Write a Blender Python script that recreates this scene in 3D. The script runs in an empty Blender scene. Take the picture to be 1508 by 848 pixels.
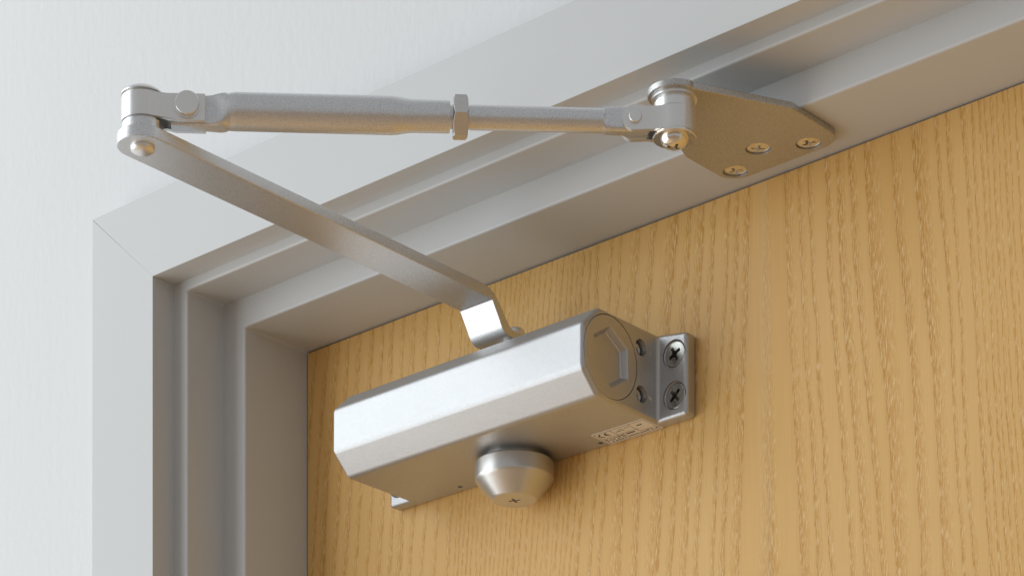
import bpy, bmesh, math, random
from mathutils import Vector, Matrix

random.seed(4)
S = 0.001                                  # everything below is written in millimetres
sc = bpy.context.scene
COL = sc.collection

# ------------------------------------------------------------------ camera
cam_d = bpy.data.cameras.new("camera")
cam = bpy.data.objects.new("camera", cam_d)
COL.objects.link(cam)
cam.location = (1.0331164, -1.0066698, -0.5729579)
cam.rotation_euler = (math.pi / 2, 0, 0.72645699)
cam_d.sensor_fit = 'HORIZONTAL'
cam_d.sensor_width = 36.0
cam_d.lens = 4198.0985 / 1508 * 36.0
cam_d.shift_x = 0.0
cam_d.shift_y = (2190.49 - 424) / 1508
cam_d.clip_start = 0.02
cam_d.clip_end = 60
sc.camera = cam

# ------------------------------------------------------------------ light
world = bpy.data.worlds.new("World")
sc.world = world
world.use_nodes = True
bg = world.node_tree.nodes["Background"]
bg.inputs[0].default_value = (0.98, 0.985, 1.0, 1)
bg.inputs[1].default_value = 0.36


def area(name, loc, target, sx, sy, power, col):
    l = bpy.data.lights.new(name, 'AREA')
    l.shape = 'RECTANGLE'
    l.size, l.size_y = sx, sy
    l.energy = power
    l.color = col
    o = bpy.data.objects.new(name, l)
    COL.objects.link(o)
    o.location = loc
    o.rotation_euler = (Vector(target) - Vector(loc)).to_track_quat('-Z', 'Y').to_euler()
    return o


# a tall bright window across the room, to the left of the door
area("window_light", (-1.43, -1.32, 0.05), (0.12, 0.0, 0.05), 2.35, 3.9, 54, (0.905, 0.965, 1.0))

vs = sc.view_settings
vs.view_transform = 'Standard'
vs.look = 'None'
vs.exposure = 0.08
vs.gamma = 1.0
vs.use_curve_mapping = False
sc.cycles.max_bounces = 10
sc.cycles.diffuse_bounces = 5
sc.cycles.glossy_bounces = 5
sc.cycles.use_denoising = True


# ------------------------------------------------------------------ materials
class NT:
    def __init__(self, name):
        self.m = bpy.data.materials.new(name)
        self.m.use_nodes = True
        self.t = self.m.node_tree
        self.b = self.t.nodes["Principled BSDF"]

    def n(self, kind, **kw):
        nd = self.t.nodes.new("ShaderNode" + kind)
        for k, v in kw.items():
            setattr(nd, k, v)
        return nd

    def link(self, a, b):
        self.t.links.new(a, b)

    def put(self, sock, v):
        if isinstance(v, (int, float, tuple, list)):
            sock.default_value = v
        else:
            self.link(v, sock)

    def math(self, op, a, b=0.0, c=None, clamp=False):
        nd = self.n("Math", operation=op, use_clamp=clamp)
        self.put(nd.inputs[0], a)
        self.put(nd.inputs[1], b)
        if c is not None:
            self.put(nd.inputs[2], c)
        return nd.outputs[0]

    def noise(self, vec, scale, detail=2.0, rough=0.5, dist=0.0):
        nd = self.n("TexNoise")
        self.put(nd.inputs["Vector"], vec)
        nd.inputs["Scale"].default_value = scale
        nd.inputs["Detail"].default_value = detail
        nd.inputs["Roughness"].default_value = rough
        nd.inputs["Distortion"].default_value = dist
        return nd.outputs["Fac"]

    def coords(self):
        return self.n("TexCoord").outputs["Object"]

    def scaled(self, vec, s, rot=(0, 0, 0)):
        nd = self.n("Mapping")
        self.put(nd.inputs["Vector"], vec)
        nd.inputs["Scale"].default_value = s
        nd.inputs["Rotation"].default_value = rot
        return nd.outputs[0]

    def maprange(self, v, a, b, c, d, smooth=False):
        nd = self.n("MapRange")
        if smooth:
            nd.interpolation_type = 'SMOOTHSTEP'
        self.put(nd.inputs[0], v)
        for i, x in enumerate((a, b, c, d)):
            self.put(nd.inputs[i + 1], x)
        return nd.outputs[0]

    def mix(self, f, a, b):
        nd = self.n("Mix", data_type='RGBA')
        self.put(nd.inputs[0], f)
        self.put(nd.inputs[6], a)
        self.put(nd.inputs[7], b)
        return nd.outputs[2]

    def bump(self, h, strength, dist=0.001):
        nd = self.n("Bump")
        nd.inputs["Strength"].default_value = strength
        nd.inputs["Distance"].default_value = dist
        self.put(nd.inputs["Height"], h)
        self.link(nd.outputs[0], self.b.inputs["Normal"])

    def set(self, **kw):
        for k, v in kw.items():
            self.put(self.b.inputs[k.replace("_", " ")], v)
        return self


def silver_paint(name, base, rough, metal=0.9, flake=0.16, grain=1.0):
    """aluminium-flake paint: fine sparkle in tone, roughness and relief"""
    k = NT(name)
    co = k.coords()
    fine = k.noise(co, 2600, 1.0)
    mid = k.noise(co, 900, 2.0)
    cloud = k.noise(co, 60, 3.0)
    v = k.math('ADD', k.math('MULTIPLY', k.math('SUBTRACT', fine, 0.5), flake * 2.2 * grain),
               k.math('MULTIPLY', k.math('SUBTRACT', cloud, 0.5), 0.05))
    v = k.math('ADD', v, 1.0)
    hsv = k.n("HueSaturation")
    hsv.inputs["Color"].default_value = (*base, 1)
    k.link(v, hsv.inputs["Value"])
    k.link(hsv.outputs[0], k.b.inputs["Base Color"])
    k.set(Metallic=metal)
    k.put(k.b.inputs["Roughness"], k.maprange(k.math('ADD', mid, k.math('MULTIPLY', cloud, 0.6)), 0.5, 1.1, rough - 0.03, rough + 0.04))
    k.bump(k.math('ADD', fine, k.math('MULTIPLY', mid, 0.8)), 0.16 * grain, 0.0002)
    return k.m


M_BODY = silver_paint("silver paint", (0.55, 0.556, 0.562), 0.45, flake=0.2, grain=0.75)
M_ARM = silver_paint("silver arm paint", (0.74, 0.755, 0.77), 0.345, metal=0.9, flake=0.28, grain=1.25)
M_PLATE = silver_paint("silver bracket paint", (0.53, 0.525, 0.51), 0.36, flake=0.36, grain=1.7)
M_SATIN = silver_paint("satin silver", (0.83, 0.83, 0.82), 0.32, flake=0.05, grain=0.25)


def plated(name, base, rough):
    k = NT(name)
    co = k.coords()
    c = k.noise(co, 700, 3.0)
    k.put(k.b.inputs["Base Color"], k.mix(c, (*[x * 0.86 for x in base], 1), (*base, 1)))
    k.set(Metallic=1.0)
    k.put(k.b.inputs["Roughness"], k.maprange(c, 0.3, 0.7, rough - 0.05, rough + 0.07))
    k.bump(k.noise(co, 1500, 2.0), 0.05, 0.0001)
    return k.m


M_ZINC = plated("zinc plated steel", (0.93, 0.90, 0.82), 0.2)
M_STEEL = plated("bright steel", (0.78, 0.77, 0.74), 0.2)
M_EARSTEEL = plated("dull plated steel", (0.50, 0.50, 0.47), 0.26)
M_KNOB = silver_paint("satin knob metal", (0.66, 0.655, 0.635), 0.33, flake=0.05, grain=0.25)

# silver sticker and its print
k = NT("sticker foil"); k.set(Metallic=0.3, Roughness=0.45, Base_Color=(0.80, 0.76, 0.68, 1)); M_STICKER = k.m
k = NT("black print"); k.set(Roughness=0.6, Base_Color=(0.03, 0.028, 0.026, 1)); M_PRINT = k.m
k = NT("white mark"); k.set(Roughness=0.5, Base_Color=(0.75, 0.74, 0.72, 1)); M_MARK = k.m


def satin_paint(name, base, rough, streak, axis):
    """brushed satin paint on joinery; faint brush strokes along one axis"""
    k = NT(name)
    co = k.coords()
    s = [520, 520, 520]
    s[axis] = 9
    brush = k.noise(k.scaled(co, tuple(s)), 1.0, 3.0, 0.6)
    blot = k.noise(co, 9, 3.0)
    peel = k.noise(co, 420, 2.0)
    k.put(k.b.inputs["Base Color"], k.mix(k.math('ADD', k.math('MULTIPLY', brush, 0.5), k.math('MULTIPLY', blot, 0.5)),
                                         (*[x * (1 - streak) for x in base], 1), (*[min(1, x * (1 + streak)) for x in base], 1)))
    k.put(k.b.inputs["Roughness"], k.maprange(brush, 0.3, 0.7, rough - 0.05, rough + 0.06))
    k.bump(k.math('ADD', k.math('MULTIPLY', brush, 0.5), k.math('MULTIPLY', peel, 0.5)), 0.26, 0.0002)
    return k.m


FR = (0.59, 0.603, 0.604)
M_HEAD = satin_paint("frame paint along head", FR, 0.36, 0.025, 0)
M_JAMB = satin_paint("frame paint along jamb", FR, 0.36, 0.025, 2)

k = NT("wall paint")
co = k.coords()
roll = k.noise(k.scaled(co, (1, 1, 0.55)), 240, 4.0, 0.55)
brush = k.noise(k.scaled(co, (300, 300, 6)), 1.0, 3.0, 0.6)
blot = k.noise(co, 5, 3.0)
k.put(k.b.inputs["Base Color"], k.mix(blot, (0.735, 0.75, 0.76, 1), (0.765, 0.78, 0.79, 1)))
k.set(Roughness=0.62)
k.bump(k.math('ADD', roll, k.math('MULTIPLY', brush, 0.35)), 0.34, 0.0006)
M_WALL = k.m


# ---- ash veneer: growth rings opening downwards either side of the heart of the leaf
k = NT("ash veneer")
co = k.coords()
sep = k.n("SeparateXYZ")
k.link(co, sep.inputs[0])
x = k.math('MULTIPLY', sep.outputs[0], 1000.0)
z = k.math('MULTIPLY', sep.outputs[2], 1000.0)
w1 = k.noise(k.scaled(co, (12, 1, 2.6)), 1.0, 2.0)
w2 = k.noise(k.scaled(co, (45, 1, 14)), 1.0, 3.0, 0.55)
w3 = k.noise(k.scaled(co, (160, 1, 60)), 1.0, 2.0)
xw = k.math('ADD', x, k.math('MULTIPLY', k.math('SUBTRACT', w1, 0.5), 17.0))
xw = k.math('ADD', xw, k.math('MULTIPLY', k.math('SUBTRACT', w2, 0.5), 4.5))
xw = k.math('ADD', xw, k.math('MULTIPLY', k.math('SUBTRACT', w3, 0.5), 1.6))
dx = k.math('SUBTRACT', xw, 289.0)
dabs = k.math('ABSOLUTE', dx)
lean = k.math('MULTIPLY', k.math('MULTIPLY', z, 0.085), k.maprange(dabs, 2.0, 60.0, 0.25, 1.0))
D = k.math('MAXIMUM', k.math('ADD', dabs, k.math('ADD', lean, 11.0)), 0.0)
knots = [(0, 0), (7, 1), (21, 2), (28, 3), (33, 4), (41, 5), (46, 6), (53, 7), (60, 8), (74, 9), (84, 10), (95, 11),
         (100, 12), (109, 13), (113, 14), (117, 15), (190, 39), (215, 42), (300, 53), (600, 95)]
DM, PM = 600.0, 95.0
fc = k.n("FloatCurve")
cv = fc.mapping.curves[0]
cv.points[0].location = (0, 0)
cv.points[1].location = (1, 1)
for a, b in knots[1:-1]:
    p_ = cv.points.new(a / DM, b / PM)
for p_ in cv.points:
    p_.handle_type = 'VECTOR'
fc.mapping.update()
k.link(k.math('DIVIDE', D, DM), fc.inputs["Value"])
ph = k.math('MULTIPLY', fc.outputs[0], PM)
frac = k.math('FRACT', ph)
ring_id = k.math('FLOOR', ph)
wn = k.n("TexWhiteNoise", noise_dimensions='1D')
k.link(ring_id, wn.inputs["W"])
width = k.maprange(wn.outputs["Value"], 0, 1, 0.36, 0.85)
early = k.math('SUBTRACT', 1.0, k.math('DIVIDE', frac, width), clamp=True)         # 1 at the ring line, fading outwards
edge = k.maprange(frac, 0.0, 0.04, 0.0, 1.0)
line = k.math('MULTIPLY', edge, k.maprange(frac, 0.05, 0.16, 1.0, 0.0))
early = k.math('MULTIPLY', early, edge)
late = k.maprange(frac, 0.82, 1.0, 0.0, 1.0, True)
vary = k.maprange(k.noise(k.scaled(co, (30, 1, 8)), 1.0, 2.0), 0.3, 0.7, 0.55, 1.1)
early = k.math('MULTIPLY', early, vary)
# pores: short slanting dashes crowded in the early wood
pore_v = k.scaled(co, (2300, 1, 190), (0, 0.11, 0))
pores = k.noise(pore_v, 1.0, 2.0, 0.6)
pore_v2 = k.scaled(co, (3200, 1, 330), (0, 0.14, 0))
pores2 = k.noise(pore_v2, 1.0, 1.0, 0.5)
crowd = k.math('MULTIPLY', early, 0.26)
dash = k.maprange(k.math('ADD', pores, crowd), 0.62, 0.74, 0.0, 1.0)
dash2 = k.maprange(k.math('ADD', pores2, crowd), 0.64, 0.76, 0.0, 1.0)
pale = k.maprange(k.math('SUBTRACT', pores, k.math('MULTIPLY', early, 0.10)), 0.44, 0.32, 0.0, 1.0)
fibre = k.noise(k.scaled(co, (1500, 1, 22)), 1.0, 2.0, 0.6)
tone = k.noise(k.scaled(co, (22, 1, 1.5)), 1.0, 2.0)
base = k.mix(tone, (0.73, 0.425, 0.125, 1), (0.84, 0.555, 0.225, 1))
base = k.mix(k.math('MULTIPLY', k.maprange(fibre, 0.35, 0.7, 0.0, 1.0), 0.14), base, (0.46, 0.27, 0.10, 1))
base = k.mix(k.math('MULTIPLY', late, 0.10), base, (0.45, 0.26, 0.09, 1))
base = k.mix(k.math('MULTIPLY', early, 0.62), base, (0.62, 0.315, 0.05, 1))
base = k.mix(k.math('MULTIPLY', k.math('MULTIPLY', line, vary), 0.5), base, (0.55, 0.275, 0.05, 1))
spot = k.math('MULTIPLY', k.maprange(early, 0.0, 0.12, 0.0, 1.0), 1.0)
base = k.mix(k.math('MULTIPLY', k.math('MULTIPLY', dash, spot), 0.48), base, (0.59, 0.305, 0.06, 1))
base = k.mix(k.math('MULTIPLY', k.math('MULTIPLY', dash2, spot), 0.40), base, (0.50, 0.225, 0.03, 1))
base = k.mix(k.math('MULTIPLY', k.math('MULTIPLY', pale, spot), 0.7), base, (0.86, 0.64, 0.34, 1))
# the paler heart strip of the leaf
heart = k.math('MULTIPLY', k.maprange(k.math('SUBTRACT', x, k.math('MULTIPLY', z, -0.012)), 280.0, 287.5, 0.0, 1.0),
               k.maprange(k.math('SUBTRACT', x, k.math('MULTIPLY', z, -0.012)), 288.2, 288.6, 1.0, 0.0))
base = k.mix(k.math('MULTIPLY', heart, 0.2), base, (0.74, 0.56, 0.32, 1))
k.link(base, k.b.inputs["Base Color"])
k.put(k.b.inputs["Roughness"], k.maprange(fibre, 0.3, 0.7, 0.36, 0.46))
k.set(Specular_IOR_Level=0.25)
k.bump(k.math('MULTIPLY', k.math('MULTIPLY', dash, spot), -1.0), 0.08, 0.0002)
M_WOOD = k.m


# ------------------------------------------------------------------ mesh helpers
def new_bm():
    return bmesh.new()


def add_poly(bm, pts2, lo, hi, fn):
    """prism: outline pts2 (a,b) between lo and hi, mapped by fn(a,b,h)"""
    A = [bm.verts.new(fn(a, b, lo)) for a, b in pts2]
    B = [bm.verts.new(fn(a, b, hi)) for a, b in pts2]
    n = len(pts2)
    bm.faces.new(A)
    bm.faces.new(B[::-1])
    for i in range(n):
        bm.faces.new((A[i], A[(i + 1) % n], B[(i + 1) % n], B[i]))
    return bm


def box(x0, x1, y0, y1, z0, z1, bm=None):
    bm = bm or new_bm()
    return add_poly(bm, [(x0, y0), (x1, y0), (x1, y1), (x0, y1)], z0, z1, lambda a, b, h: (a, b, h))


def lathe(prof, fn=lambda x, y, z: (x, y, z), seg=64, bm=None):
    """prof: list of (r, z); closed solid, r=0 ends become poles"""
    bm = bm or new_bm()
    rings = []
    for r, zz in prof:
        if r < 1e-6:
            rings.append([bm.verts.new(fn(0, 0, zz))])
        else:
            rings.append([bm.verts.new(fn(r * math.cos(2 * math.pi * i / seg), r * math.sin(2 * math.pi * i / seg), zz)) for i in range(seg)])
    for a, b in zip(rings, rings[1:]):
        for i in range(seg):
            j = (i + 1) % seg
            if len(a) == 1 and len(b) > 1:
                bm.faces.new((a[0], b[i], b[j]))
            elif len(b) == 1 and len(a) > 1:
                bm.faces.new((a[i], a[j], b[0]))
            elif len(a) > 1:
                bm.faces.new((a[i], a[j], b[j], b[i]))
    if len(rings[0]) > 1:
        bm.faces.new(rings[0])
    if len(rings[-1]) > 1:
        bm.faces.new(rings[-1][::-1])
    return bm


def loft(rings, bm=None):
    bm = bm or new_bm()
    R = [[bm.verts.new(p) for p in r] for r in rings]
    n = len(R[0])
    for a, b in zip(R, R[1:]):
        for i in range(n):
            j = (i + 1) % n
            bm.faces.new((a[i], a[j], b[j], b[i]))
    bm.faces.new(R[0])
    bm.faces.new(R[-1][::-1])
    return bm


def hexagon(r, rot=0.0, n=6):
    return [(r * math.cos(rot + 2 * math.pi * i / n), r * math.sin(rot + 2 * math.pi * i / n)) for i in range(n)]


def rounded(pts, radii, seg=8):
    """round the corners of an outline"""
    out = []
    n = len(pts)
    for i in range(n):
        p0, p1, p2 = Vector(pts[i - 1]), Vector(pts[i]), Vector(pts[(i + 1) % n])
        r = radii[i] if isinstance(radii, (list, tuple)) else radii
        if r <= 0:
            out.append(tuple(p1))
            continue
        a, b = (p0 - p1).normalized(), (p2 - p1).normalized()
        ang = a.angle(b)
        t = r / math.tan(ang / 2)
        c = p1 + (a + b).normalized() * (r / math.sin(ang / 2))
        s, e = p1 + a * t, p1 + b * t
        a0 = math.atan2(s.y - c.y, s.x - c.x)
        a1 = math.atan2(e.y - c.y, e.x - c.x)
        da = (a1 - a0 + math.pi) % (2 * math.pi) - math.pi
        for q in range(seg + 1):
            t_ = a0 + da * q / seg
            out.append((c.x + r * math.cos(t_), c.y + r * math.sin(t_)))
    return out


def temp_obj(bm):
    bmesh.ops.recalc_face_normals(bm, faces=bm.faces)
    me = bpy.data.meshes.new("shape")
    bm.to_mesh(me)
    bm.free()
    o = bpy.data.objects.new("shape", me)
    COL.objects.link(o)
    return o


def solid(bm, bevel=0, seg=3, cuts=(), keep=None, post=0, angle=25, sharp=38):
    """bevel, then boolean, then bake; returns a mesh in millimetres"""
    o = temp_obj(bm)
    tmp = [o]
    if bevel:
        b = o.modifiers.new("b", 'BEVEL')
        b.width = bevel
        b.segments = seg
        b.limit_method = 'ANGLE'
        b.angle_limit = math.radians(angle)
        b.use_clamp_overlap = True
    for op, bms in (('INTERSECT', [keep] if keep else []), ('DIFFERENCE', cuts)):
        for c in bms:
            co_ = temp_obj(c)
            tmp.append(co_)
            m = o.modifiers.new("c", 'BOOLEAN')
            m.operation = op
            m.solver = 'EXACT'
            m.object = co_
    if post:
        b = o.modifiers.new("p", 'BEVEL')
        b.width = post
        b.segments = 2
        b.limit_method = 'ANGLE'
        b.angle_limit = math.radians(35)
    dg = bpy.context.evaluated_depsgraph_get()
    me = bpy.data.meshes.new_from_object(o.evaluated_get(dg))
    for t in tmp:
        d_ = t.data
        bpy.data.objects.remove(t)
        bpy.data.meshes.remove(d_)
    for p in me.polygons:
        p.use_smooth = True
    me.set_sharp_from_angle(angle=math.radians(sharp))
    return me


def obj(name, me, mat, parent=None, origin=None, mtx=None):
    """link a millimetre mesh as one object (metres). mtx: placement in mm for shared meshes"""
    if mtx is None:
        if origin is None:
            co_ = [v.co for v in me.vertices]
            origin = Vector([(min(c[i] for c in co_) + max(c[i] for c in co_)) / 2 for i in range(3)])
        origin = Vector(origin)
        me.transform(Matrix.Scale(S, 4) @ Matrix.Translation(-origin))
        M = Matrix.Translation(origin * S)
    else:
        M = mtx.copy()
        M.translation = mtx.translation * S
        if not me.get("metres"):
            me.transform(Matrix.Scale(S, 4))
            me["metres"] = True
    me.name = name
    o = bpy.data.objects.new(name, me)
    COL.objects.link(o)
    me.materials.clear()
    me.materials.append(mat)
    W_[o.name] = M
    wn_ = o.modifiers.new("weighted normals", 'WEIGHTED_NORMAL')
    wn_.keep_sharp = True
    wn_.weight = 80
    if parent:
        o.parent = parent
        o.matrix_basis = W_[parent.name].inverted() @ M
    else:
        o.matrix_basis = M
    return o


W_ = {}


def empty(name, loc, label, cat):
    o = bpy.data.objects.new(name, None)
    COL.objects.link(o)
    o.empty_display_size = 0.02
    o.location = Vector(loc) * S
    W_[o.name] = Matrix.Translation(Vector(loc) * S)
    o["label"] = label
    o["category"] = cat
    return o


def facing(loc, normal, spin=0.0):
    q = Vector((0, 0, 1)).rotation_difference(Vector(normal))
    M = q.to_matrix().to_4x4() @ Matrix.Rotation(spin, 4, 'Z')
    M.translation = Vector(loc)
    return M


# ------------------------------------------------------------------ setting: wall, frame, door
A, B_, C_, D_, E_ = 42.35, 14.54, 67.0, 19.59, 81.08       # frame depths and heights measured off the picture
BJ, DJ = 14.95, 24.53
WH, WJ = 40.9, 45.2
RX = 905.0                                                  # right-hand jamb, out of view
FLOOR = -1975.0

bm = new_bm()
box(-1500, -DJ - 30, -C_, 60, FLOOR, 900, bm)
box(RX + DJ + 30, 2600, -C_, 60, FLOOR, 900, bm)
box(-DJ - 30, RX + DJ + 30, -C_, 60, D_ + 25, 900, bm)
w = obj("wall", solid(bm), M_WALL, origin=(0, 0, 0))
w["kind"] = "structure"
w["label"] = "matt white painted wall behind the door frame"

k = NT("floor boards"); k.set(Roughness=0.5, Base_Color=(0.66, 0.46, 0.29, 1)); M_FLOOR = k.m
fl = obj("floor", solid(box(-4500, 6500, -7500, 60, FLOOR - 40, FLOOR - 2)), M_FLOOR, origin=(0, 0, FLOOR))
fl["kind"] = "structure"
fl["label"] = "warm brown floor below the door"

frame = empty("door_frame", (0, 0, 0), "pale grey painted door frame with stepped rebate and mitred architrave around the wooden door", "door frame")
def portal(i_x, i_z, o_x, o_z, y0, y1, bev):
    """one continuous step of the lining: head and both jambs"""
    pts = [(-o_x, FLOOR), (-o_x, o_z), (RX + o_x, o_z), (RX + o_x, FLOOR), (RX + i_x, FLOOR), (RX + i_x, i_z), (-i_x, i_z), (-i_x, FLOOR)]
    return solid(add_poly(new_bm(), pts, y0, y1, lambda a, b, h: (a, h, b)), bev, 4)


obj("frame_lining", portal(BJ, B_, BJ + 22, 44, -C_, 60, 1.1), M_JAMB, frame, (0, 0, 0))
obj("frame_stop", portal(0, 0, BJ + 3, B_ + 3, -A, 60, 1.1), M_JAMB, frame, (0, 0, 0))
# architrave, mitred
hd = [(-DJ, D_), (RX + DJ, D_), (RX + DJ + WJ, D_ + WH), (-DJ - WJ, D_ + WH)]
obj("architrave_head", solid(add_poly(new_bm(), hd, -E_, -C_ + 0.3, lambda a, b, h: (a, h, b)), 0.07), M_HEAD, frame, (0, 0, 0))
for s in (0, 1):
    pts = [(-DJ, D_), (-DJ - WJ, D_ + WH - 0.2), (-DJ - WJ - 4, FLOOR), (-DJ, FLOOR)]
    if s:
        pts = [(RX - a, b) for a, b in pts]
    obj("architrave_jamb", solid(add_poly(new_bm(), pts, -E_ + 0.05, -C_ + 0.3, lambda a, b, h: (a, h, b)), 0.07), M_JAMB, frame, (0, 0, 0))

dr = obj("door", solid(box(0.8, RX - 0.8, 0, 44, FLOOR + 8, -0.75), 0.25, 2), M_WOOD, origin=(0, 0, 0))
dr["label"] = "closed flush door in pale golden ash veneer"
dr["category"] = "door"

# ------------------------------------------------------------------ shared fixings
def cross_cut(arm, wid, dep, top, bm=None, taper=0.62):
    """tapered cross recess as a cutter, pointing down -Z from top"""
    out = []
    for a, b in ((arm, wid), (wid, arm)):
        c = new_bm()
        loft([[(sx * a / 2 * t, sy * b / 2 * (t if a < b else max(t, .8)), zz) for sx, sy in ((1, 1), (-1, 1), (-1, -1), (1, -1))]
              for t, zz in ((1.12, top + 0.6), (1.0, top - 0.2), (taper, top - dep))], c)
        out.append(c)
    c = new_bm()
    loft([[(p[0], p[1], zz) for p in hexagon(wid * f, math.pi / 4, 4)] for f, zz in ((1.15, top + 0.7), (0.85, top - dep * 1.05))], c)
    out.append(c)
    return out


SCREW = solid(lathe([(0, -4.5), (2.2, -4.0), (4.9, -0.7), (5.0, -0.15), (4.8, 0.1), (4.3, 0.28), (2.6, 0.5), (0, 0.58)], seg=48),
              cuts=cross_cut(6.0, 1.35, 2.6, 0.62))
EARSCREW = solid(lathe([(0, -4.0), (2.4, -3.4), (5.5, -0.7), (5.6, -0.1), (5.3, 0.1), (3.0, 0.25), (0, 0.3)], seg=48),
                 cuts=cross_cut(6.6, 1.5, 3.2, 0.28))
PANSCREW = solid(lathe([(0, -0.5), (5.6, -0.5), (5.7, 0.3), (5.5, 1.3), (4.7, 2.6), (3.2, 3.4), (1.6, 3.75), (0, 3.85)], seg=48),
                 cuts=cross_cut(6.2, 1.2, 3.0, 3.7))
VALVE = solid(lathe([(0, -3.0), (2.9, -3.0), (2.9, -0.3), (2.6, 0), (0, 0)], seg=32),
              cuts=[box(-2.3, 2.3, -0.42, 0.42, -1.4, 0.5)])

# ------------------------------------------------------------------ the closer
closer = empty("door_closer", (157, 0, -75), "silver overhead door closer with folding arm fixed to the ash door and the frame head", "door closer")

XL, XR, XLE, XRE = 77.9, 232.35, 64.84, 248.9
ZT, ZB, Z1, Z2, ZE = -55.75, -95.25, -85.06, -65.7, -58.3
PP, CT, CB, EAR = 59.24, 11.08, 10.02, 7.15
prof = [(0, ZT), (-EAR, ZT), (-PP + CT, ZT), (-PP, Z2), (-PP, Z1), (-PP + CB, ZB), (-EAR, ZB), (0, ZB)]
bm = new_bm()
VL = [bm.verts.new((XL, y, zz)) for y, zz in prof]
VR = [bm.verts.new((XR, y, zz)) for y, zz in prof]
for i in range(7):
    bm.faces.new((VL[i], VL[i + 1], VR[i + 1], VR[i]))
bm.faces.new(VL[1:7])
bm.faces.new(VR[1:7][::-1])
EL = [bm.verts.new(p) for p in ((XLE, 0, ZE), (XLE, -EAR, ZE), (XLE, -EAR, ZB), (XLE, 0, ZB))]
ER = [bm.verts.new(p) for p in ((XRE, 0, ZE), (XRE, -EAR, ZE), (XRE, -EAR, ZB), (XRE, 0, ZB))]
for e, v in ((EL, VL), (ER, VR)):
    bm.faces.new(e)
    bm.faces.new((e[0], e[1], v[1], v[0]))
    bm.faces.new((e[1], e[2], v[6], v[1]))
    bm.faces.new((e[2], e[3], v[7], v[6]))
bm.faces.new((EL[0], VL[0], VR[0], ER[0], ER[3], VR[7], VL[7], EL[3]))
CAPY, CAPZ, CAPR = -40.0, -75.4, 18.0
cylX = lambda r, x0, x1, y, zz, seg=64: lathe([(r, x0), (r, x1)], lambda a, b, h: (h, y + a, zz + b), seg)
cylZ = lambda r, z0, z1, xx, y, seg=32: lathe([(r, z0), (r, z1)], lambda a, b, h: (xx + a, y + b, h), seg)
cylY = lambda r, y0, y1, xx, zz, seg=48: lathe([(r, y0), (r, y1)], lambda a, b, h: (xx + a, h, zz + b), seg)
cuts = [cylX(CAPR + 0.28, XR - 3.2, XR + 5, CAPY, CAPZ, 96)]
HOLES = [(-19.0, -65.0), (-18.6, -85.6)]
for y, zz in HOLES:
    cuts.append(cylX(3.75, XR - 9, XR + 5, y, zz))
EARS = [(241.7, -66.6), (241.9, -85.2), (71.2, -66.6), (71.2, -85.2)]
for xx, zz in EARS:
    cuts.append(lathe([(6.3, -EAR - 3), (6.3, -EAR + 0.9), (2.6, -EAR + 3.6), (2.6, -1)], lambda a, b, h: (xx + a, h, zz + b), 48))
for xx, y in ((111.0, -6.0), (197.6, -5.2)):
    cuts.append(cylZ(1.15, ZB - 3, ZB + 6, xx, y, 24))
body = obj("closer_body", solid(bm, 1.8, 4, cuts, angle=12), M_BODY, closer)

# end cap with its hexagonal key recess
key = loft([[(XR + x_, CAPY + a, CAPZ + b) for a, b in hexagon(r_, math.pi / 2 + 0.02)]
            for r_, x_ in ((14.2, 1.2), (13.6, 0.12), (13.25, -0.2), (12.95, -0.6), (11.9, -2.7), (11.3, -3.1), (10.4, -3.25))])
capm = solid(lathe([(0, XR - 6), (CAPR - 1, XR - 6), (CAPR - 0.9, XR - 3.1), (CAPR, XR - 3.0), (CAPR, XR - 0.12), (CAPR - 0.3, XR + 0.12), (0, XR + 0.12)],
                   lambda a, b, h: (h, CAPY + a, CAPZ + b), 96), cuts=[key], sharp=20)
obj("end_cap", capm, M_BODY, body)
for y, zz in HOLES:
    obj("valve_screw", VALVE, M_ZINC, body, mtx=facing((XR - 2.6, y, zz), (1, 0, 0), 0.5 + random.random()))
for i, (xx, zz) in enumerate(EARS):
    obj("fixing_screw", EARSCREW, M_EARSTEEL, body, mtx=facing((xx, -EAR + 0.75, zz), (0, -1, 0), (0.5, 0.72, 0.1, 0.9)[i]))

# valve numbers beside the adjusting holes (tiny raised strokes on the end face)
def strokes(bm, lines, w, fn, h=0.05):
    for (a0, b0), (a1, b1) in lines:
        d_ = Vector((a1 - a0, b1 - b0))
        l_ = d_.length
        d_ /= l_
        n_ = Vector((-d_.y, d_.x)) * w / 2
        p0, p1 = Vector((a0, b0)) - d_ * w / 3, Vector((a1, b1)) + d_ * w / 3
        add_poly(bm, [tuple(p0 + n_), tuple(p1 + n_), tuple(p1 - n_), tuple(p0 - n_)], -0.05, h, fn)


bm = new_bm()
strokes(bm, [((-12.6, -66.6), (-12.6, -65.2))], 0.3, lambda a, b, h: (XR + h, a, b))
obj("valve_mark", solid(bm), M_MARK, body)
bm = new_bm()
strokes(bm, [((-13.4, -84.6), (-13.0, -86.6)), ((-13.0, -86.6), (-12.4, -84.8)), ((-12.4, -84.8), (-11.9, -86.8)), ((-11.9, -86.8), (-11.2, -85.2))],
        0.26, lambda a, b, h: (XR + h, a, b))
obj("valve_mark", solid(bm), M_MARK, body)

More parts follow.
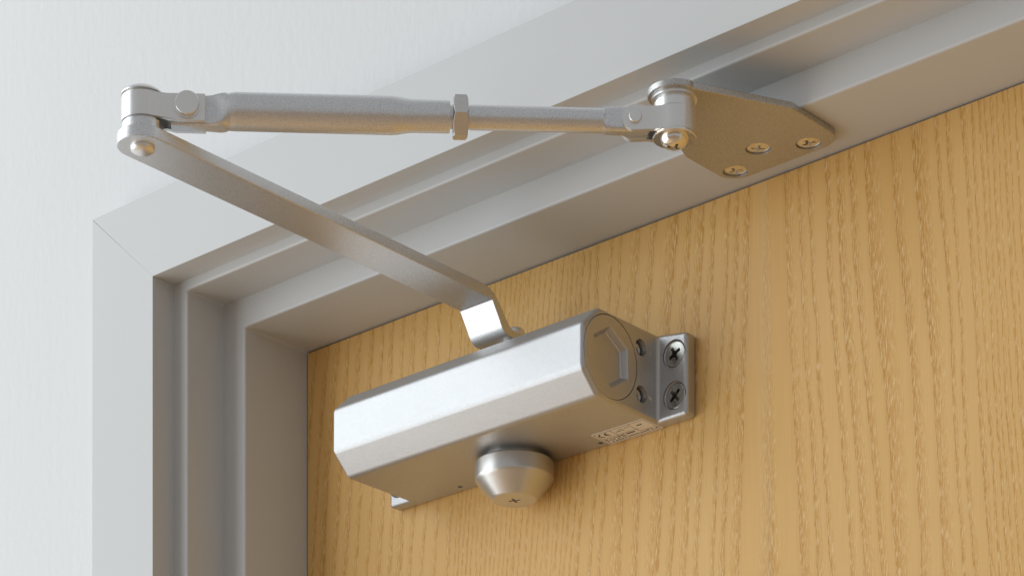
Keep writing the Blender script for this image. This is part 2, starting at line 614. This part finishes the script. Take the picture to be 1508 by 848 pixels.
# spindle: cap below, stub above
SX, SY = 155.3, -17.0
at_s = lambda a, b, h: (SX + a, SY + b, h)
knob = lathe([(0, ZB + 1), (13.4, ZB + 1), (13.4, -96.9), (16.9, -97.0), (17.6, -97.25), (18.35, -98.1), (18.45, -98.6), (18.45, -105.0), (18.25, -105.7),
              (17.4, -106.9), (11.0, -114.0), (10.2, -114.65), (9.4, -114.85), (0, -114.85)], at_s, 96)
obj("spindle_cap", solid(knob, cuts=[add_poly(new_bm(), [(SX + c_ * math.cos(q) - e_ * math.sin(q), SY + c_ * math.sin(q) + e_ * math.cos(q)) for c_, e_ in ((2.9, .55), (-2.9, .55), (-2.9, -.55), (2.9, -.55))],
                                   -116, -113.4, lambda a, b, h: (a, b, h)) for q in (0.35, 0.35 + math.pi / 2)], sharp=20), M_KNOB, body)
obj("spindle", solid(lathe([(7.5, ZT - 2), (7.5, -51.5), (6.2, -51), (6.2, -44.0)], at_s, 48)), M_STEEL, body)

# rating plate under the body
LX0, LX1, LY0, LY1 = 200.1, 231.0, -15.6, -0.9
rp = obj("rating_plate", solid(add_poly(new_bm(), rounded([(LX0, LY0), (LX1, LY0), (LX1, LY1), (LX0, LY1)], 0.6, 4), ZB - 0.09, ZB + 0.02,
                                        lambda a, b, h: (a, b, h))), M_STICKER, closer)
rp["label"] = "silver approval sticker printed with black lines and CE"
LW, LH = LX1 - LX0, LY1 - LY0
lab = lambda a, b, h: (LX0 + a * LW, LY0 + b * LH, ZB - 0.09 - h)      # a: left to right, b: top row to bottom row as read from below
lp = lambda a, b: (a * LW, b * LH)
lmm = lambda a, b, h: (LX0 + a, LY0 + b, ZB - 0.09 - h)
bm = new_bm()
rules = [((.03, .06), (.97, .06)), ((.97, .06), (.97, .93)), ((.97, .93), (.03, .93)), ((.03, .93), (.03, .06)),
         ((.03, .52), (.70, .52)), ((.33, .06), (.33, .52)), ((.67, .06), (.67, .70)), ((.67, .70), (.97, .70)), ((.40, .52), (.40, .93))]
strokes(bm, [(lp(*a), lp(*b)) for a, b in rules], 0.24, lmm, 0.02)
obj("printed_border", solid(bm), M_PRINT, rp)


def arc_band(bm, cx, cy, r, w, a0, a1, fn, n=20):
    o_ = [(cx + (r + w / 2) * math.cos(a0 + (a1 - a0) * i / n), cy + (r + w / 2) * math.sin(a0 + (a1 - a0) * i / n)) for i in range(n + 1)]
    i_ = [(cx + (r - w / 2) * math.cos(a0 + (a1 - a0) * i / n), cy + (r - w / 2) * math.sin(a0 + (a1 - a0) * i / n)) for i in range(n, -1, -1)]
    add_poly(bm, o_ + i_, -0.05, 0.02, fn)


bm = new_bm()
q = math.radians
arc_band(bm, 3.9, 4.0, 1.7, .8, q(90), q(270), lmm)
arc_band(bm, 7.3, 4.0, 1.7, .8, q(90), q(270), lmm)
strokes(bm, [((5.8, 4.0), (7.1, 4.0))], 0.55, lmm, 0.02)
obj("printed_logo", solid(bm), M_PRINT, rp)
bm = new_bm()


def text_row(a0, a1, b, h, dens=0.7):
    a = a0
    while a < a1:
        wd = random.uniform(.012, .030)
        if random.random() < dens:
            strokes(bm, [(lp(a, b + random.uniform(-.01, .01)), lp(min(a + wd, a1), b + random.uniform(-.01, .01)))], h, lmm, 0.02)
        a += wd + random.uniform(.004, .012)


text_row(.44, .64, .20, .35, .8)
text_row(.38, .52, .30, .5, .9)
text_row(.05, .38, .62, .65, .85)
text_row(.05, .38, .73, .55, .9)
text_row(.05, .36, .84, .6, .75)
text_row(.42, .66, .62, 1.0, .6)
text_row(.43, .95, .82, .65, .9)
text_row(.72, .94, .76, .25, .7)
text_row(.77, .84, .30, .9, 1)
obj("printed_text", solid(bm), M_PRINT, rp)

# ------------------------------------------------------------------ main arm: flat bar, cranked down to the spindle
EX, EY = 155.5, -244.0
ARM_B, ARM_T = -31.1, -26.3
AW = 10.15


def sweep_profile():
    """bottom line and top line (y,z) of the cranked bar"""
    bot = [(EY, ARM_B), (-120, -31.7), (-43.9, -32.55), (-43.3, -32.9), (-38.3, -40.7)]
    for i in range(1, 9):
        t = math.radians(33 + 57 * i / 8)          # convex lower bend
        bot.append((-38.3 + 7.6 * (math.cos(math.radians(33)) - math.cos(t)), -40.7 - 7.6 * (math.sin(t) - math.sin(math.radians(33))) * 1.55))
    bot += [(SY, bot[-1][1])]
    top = [(EY, ARM_T), (-120, -26.7), (-55.4, -27.0), (-49, -27.2), (-45.8, -27.7), (-42.6, -29.2), (-40.2, -31.1), (-38.0, -33.4), (-33.6, -39.0),
           (-32.3, -40.5), (-31.0, -41.5), (-29.4, -42.1), (-27.5, -42.3), (SY, -42.3)]
    return bot, top


bot, top = sweep_profile()
side = bot + top[::-1]
stadium = []
for i in range(25):
    t = math.pi + math.pi * i / 24
    stadium.append((EX + 10.45 * math.cos(t), EY + 10.45 * math.sin(t)))
for i in range(25):
    t = math.pi * i / 24
    stadium.append((SX + AW * math.cos(t), SY + AW * math.sin(t)))
side_full = [(EY - 12, ARM_B)] + bot[1:-1] + [(SY + 12, bot[-1][1]), (SY + 12, -42.3)] + top[1:-1][::-1] + [(EY - 12, ARM_T)]
arm_me = solid(add_poly(new_bm(), side_full, EX - 14, EX + 14, lambda a, b, h: (h, a, b)),
               keep=add_poly(new_bm(), stadium, -70, -10, lambda a, b, h: (a, b, h)), post=0.55, sharp=32)
arm = obj("main_arm", arm_me, M_ARM, closer)
at_e = lambda a, b, h: (EX + a, EY + b, h)
obj("rivet", solid(lathe([(0, ARM_B + 1), (5.0, ARM_B + 1), (5.0, ARM_B - 0.5), (4.7, ARM_B - 1.2), (3.6, ARM_B - 2.0), (1.8, ARM_B - 2.45), (0, ARM_B - 2.55)], at_e, 48)), M_SATIN, arm)
obj("pivot_boss", solid(lathe([(9.6, ARM_T - 0.5), (9.5, ARM_T + 0.3), (8.5, ARM_T + 1.0), (8.4, -22.2), (7.4, -22.1), (7.4, -21.0)], at_e, 64)), M_ARM, arm)
obj("pivot_cap", solid(lathe([(4.0, -22), (7.4, -11.9), (7.4, -10.75), (8.75, -10.7), (8.8, -10.3), (8.5, -9.9), (7.3, -8.9), (6.4, -8.2), (5.2, -7.9), (0, -7.8)], at_e, 64)), M_SATIN, arm)
obj("arm_nut", solid(lathe([(4.9, -42.6), (4.9, -37.0), (4.2, -35.9), (0, -35.7)], at_s, 48)), M_SATIN, arm)

# ------------------------------------------------------------------ adjustable forearm
PX, PY = 306.0, -88.0
dv = Vector((PX - EX, PY - EY, 0))
LEN = dv.length
dv /= LEN
nv = Vector((dv.y, -dv.x, 0))


def F(s, o, zz):
    p = Vector((EX, EY, 0)) + dv * s + nv * o
    return (p.x, p.y, -15.65 + 0.0122 * s + zz)


fore = None
tube_rings = []


def ring(s, w_, h_, e_, n=48, zo=0.0):
    r_ = []
    for i in range(n):
        t = 2 * math.pi * i / n
        c_, s_ = math.cos(t), math.sin(t)
        r_.append(F(s, w_ * math.copysign(abs(c_) ** (2 / e_), c_), zo + h_ * math.copysign(abs(s_) ** (2 / e_), s_)))
    return r_


def lerp(a, b, t):
    return a + (b - a) * t


sm = lambda t: t * t * (3 - 2 * t)
for s in (11.6, 12.0, 16, 20, 24, 26):
    tube_rings.append(ring(s, 3.4, 6.1, 9, 48, -1.1))
for i in range(1, 11):
    t = sm(i / 10)
    tube_rings.append(ring(26 + 1.25 * i, lerp(3.4, 7.2, t), lerp(6.1, 7.25, t), lerp(9, 2, min(1, t * 1.3)), 48, lerp(-1.1, 0, t)))
for s in (45, 70, 100.5):
    tube_rings.append(ring(s, 7.2, 7.25, 2))
for i in range(1, 9):
    t = sm(i / 8)
    tube_rings.append(ring(100.5 + 1.15 * i, lerp(7.2, 6.15, t), lerp(7.25, 6.2, t), 2))
for s, r_ in ((115, 6.15), (124.0, 6.15), (124.4, 5.95), (124.5, 5.2)):
    tube_rings.append(ring(s, r_, r_, 2))
tube = obj("arm_tube", solid(loft(tube_rings), sharp=40), M_ARM, closer)

rod = [ring(118, 4.4, 4.4, 2), ring(132, 4.4, 4.4, 2), ring(133, 4.75, 4.75, 2), ring(186.6, 4.75, 4.75, 2), ring(187.4, 4.3, 4.85, 2.4), ring(187.9, 3.7, 4.9, 3.6),
       ring(192, 3.5, 5.0, 4.5), ring(203, 3.4, 5.0, 5), ring(206.0, 3.2, 4.6, 5), ring(207.0, 3.0, 3.6, 6)]
rod_o = obj("arm_rod", solid(loft(rod), sharp=35), M_ARM, closer)

nut = new_bm()
hexpts = [(8.85 * math.cos(q(-13 + 60 * i)), 8.85 * math.sin(q(-13 + 60 * i))) for i in range(6)]
add_poly(nut, hexpts, 125.6, 131.7, lambda a, b, h: F(h, a, b))
cham = lathe([(7.3, 125.55), (8.9, 126.4), (8.9, 130.9), (7.5, 131.75)], lambda a, b, h: F(h, a, b), 64)
obj("lock_nut", solid(nut, keep=cham, post=0.15, cuts=[lathe([(4.75, 124), (4.75, 133)], lambda a, b, h: F(h, a, b), 32)]), M_STEEL, closer)


def strap(s_axis, sgn, R, th, leg_off, leg_end, zlo, zhi, leg_lo, leg_hi, round_end, gap_s):
    """U strap: loop round the pivot, two legs towards sgn; trimmed by a side outline"""
    pts_o, pts_i = [], []
    a_open = math.asin(min(1, (leg_off) / R)) if leg_off < R else math.pi / 2
    tang = math.radians(62)
    n = 36
    for i in range(n + 1):
        t = tang + (2 * math.pi - 2 * tang) * i / n
        pts_o.append((s_axis + sgn * R * math.cos(t), R * math.sin(t)))
        pts_i.append((s_axis + sgn * (R - th) * math.cos(t), (R - th) * math.sin(t)))
    far = s_axis + sgn * abs(leg_end - s_axis)
    k1 = s_axis + sgn * (R + 1.6)
    outline = [(far, leg_off), (k1, leg_off), (s_axis + sgn * (R * .75), lerp(leg_off, R, .32))] + pts_o + \
              [(s_axis + sgn * (R * .75), -lerp(leg_off, R, .32)), (k1, -leg_off), (far, -leg_off), (far, -leg_off + th), (k1, -leg_off + th)] + \
              pts_i[::-1] + [(k1, leg_off - th), (far, leg_off - th)]
    b1 = add_poly(new_bm(), outline, zlo - 6, zhi + 6, lambda a, b, h: F(a, b, h))
    mid = (leg_lo + leg_hi) / 2
    hh = (leg_hi - leg_lo) / 2
    side_ = [(s_axis - sgn * (R + 2), zlo), (s_axis - sgn * (R + 2), zhi), (gap_s, zhi), (gap_s + sgn * 4, leg_hi)]
    if round_end:
        c_ = far - sgn * hh
        for i in range(13):
            t = math.pi / 2 - math.pi * i / 12
            side_.append((c_ + sgn * hh * math.cos(t), mid + hh * math.sin(t)))
    else:
        side_ += [(far, leg_hi), (far, leg_lo)]
    side_ += [(gap_s + sgn * 4, leg_lo), (gap_s, zlo)]
    b2 = add_poly(new_bm(), side_, -14, 14, lambda a, b, h: F(a, h, b))
    return solid(b1, keep=b2, post=0.22, sharp=30)


zax = lambda s: -15.65 + 0.0122 * s
ec = obj("elbow_clevis", strap(0, 1, 8.65, 2.3, 5.9, 25.4, -21.4 - zax(0), -11.5 - zax(0), -22.0 - zax(18), -11.45 - zax(0), False, 9.5), M_SATIN, closer)
obj("rivet", solid(lathe([(0, 5), (5.4, 5.4), (5.4, 6.5), (4.9, 6.55), (4.85, 8.1), (4.6, 8.4), (0, 8.45)], lambda a, b, h: F(18.2 + a, h, b - 0.5), 48)), M_SATIN, ec)
obj("rivet", solid(lathe([(0, -5), (4.8, -5.4), (4.8, -7.3), (4.4, -7.6), (0, -7.6)], lambda a, b, h: F(18.2 + a, h, b - 0.5), 48)), M_SATIN, ec)
bc = obj("bracket_clevis", strap(LEN, -1, 8.65, 2.0, 5.5, 194.6, -18.5 - zax(LEN), -9.1 - zax(LEN), -19.0 - zax(200), -8.8 - zax(200), True, 205.0), M_SATIN, closer)
obj("rivet", solid(lathe([(0, 4.8), (2.75, 4.9), (2.75, 6.3), (2.4, 6.75), (1.2, 6.95), (0, 7.0)], lambda a, b, h: F(199.8 + a, h, b - 0.6), 40)), M_SATIN, bc)
obj("rivet", solid(lathe([(0, -4.8), (4.2, -5.0), (4.2, -6.4), (3.6, -7.6), (1.8, -8.3), (0, -8.4)], lambda a, b, h: F(199.8 + a, h, b - 0.6), 40)), M_SATIN, bc)

# ------------------------------------------------------------------ bracket plate under the frame head
PT = -3.0
cx_ = 306.6
# head of the plate: tangent run to a round end about the pivot
RP = 11.2
outline = rounded([(277.2, -11.6), (336.9, -11.6), (336.9, -48.5), (PX + RP * .95, PY - 1), (PX, PY), (PX - RP * .95, PY - 1), (277.2, -44.0)],
                  [9.5, 9.5, 2.5, 0, 0, 0, 6], 8)
o2 = []
for p in outline:
    if abs(p[0] - PX) < 1e-3 and abs(p[1] - PY) < 1e-3:
        for i in range(1, 24):
            t = -0.09 - (math.pi - 0.18) * i / 24
            o2.append((PX + RP * math.cos(t), PY + RP * math.sin(t)))
    else:
        o2.append(p)
PS = [(285.2, -19.3), (305.0, -29.4), (323.8, -18.9)]
pc = [lathe([(5.45, PT - 3), (5.5, PT + 1.0), (2.4, PT + 2.6), (2.4, 0.5)], lambda a, b, h: (u_ + a, v_ + b, h), 48) for u_, v_ in PS]
plate = obj("bracket_plate", solid(add_poly(new_bm(), o2, PT, -0.05, lambda a, b, h: (a, b, h)), 0.55, 3, pc, angle=40, sharp=32), M_PLATE, closer)
for i, (u_, v_) in enumerate(PS):
    obj("fixing_screw", SCREW, M_ZINC, plate, mtx=facing((u_, v_, PT + 0.7), (0.03 * (i - 1), 0.02, -1), (0.15, 0.75, 0.95)[i]))
at_p = lambda a, b, h: (PX + a, PY + b, h)
obj("pivot_boss", solid(lathe([(9.4, PT + 0.3), (9.4, -4.3), (7.6, -4.5), (7.6, -5.3), (8.4, -5.6), (8.4, -8.9), (7.5, -9.0)], at_p, 64)), M_SATIN, plate)
obj("washer", solid(lathe([(3, -18.7), (8.9, -18.7), (9.0, -19.0), (9.0, -19.6), (8.7, -19.85), (0, -19.85)], at_p, 64)), M_ZINC, plate)
obj("pivot_screw", PANSCREW, M_ZINC, plate, mtx=facing((PX, PY, -19.7), (0, 0, -1), 0.5))
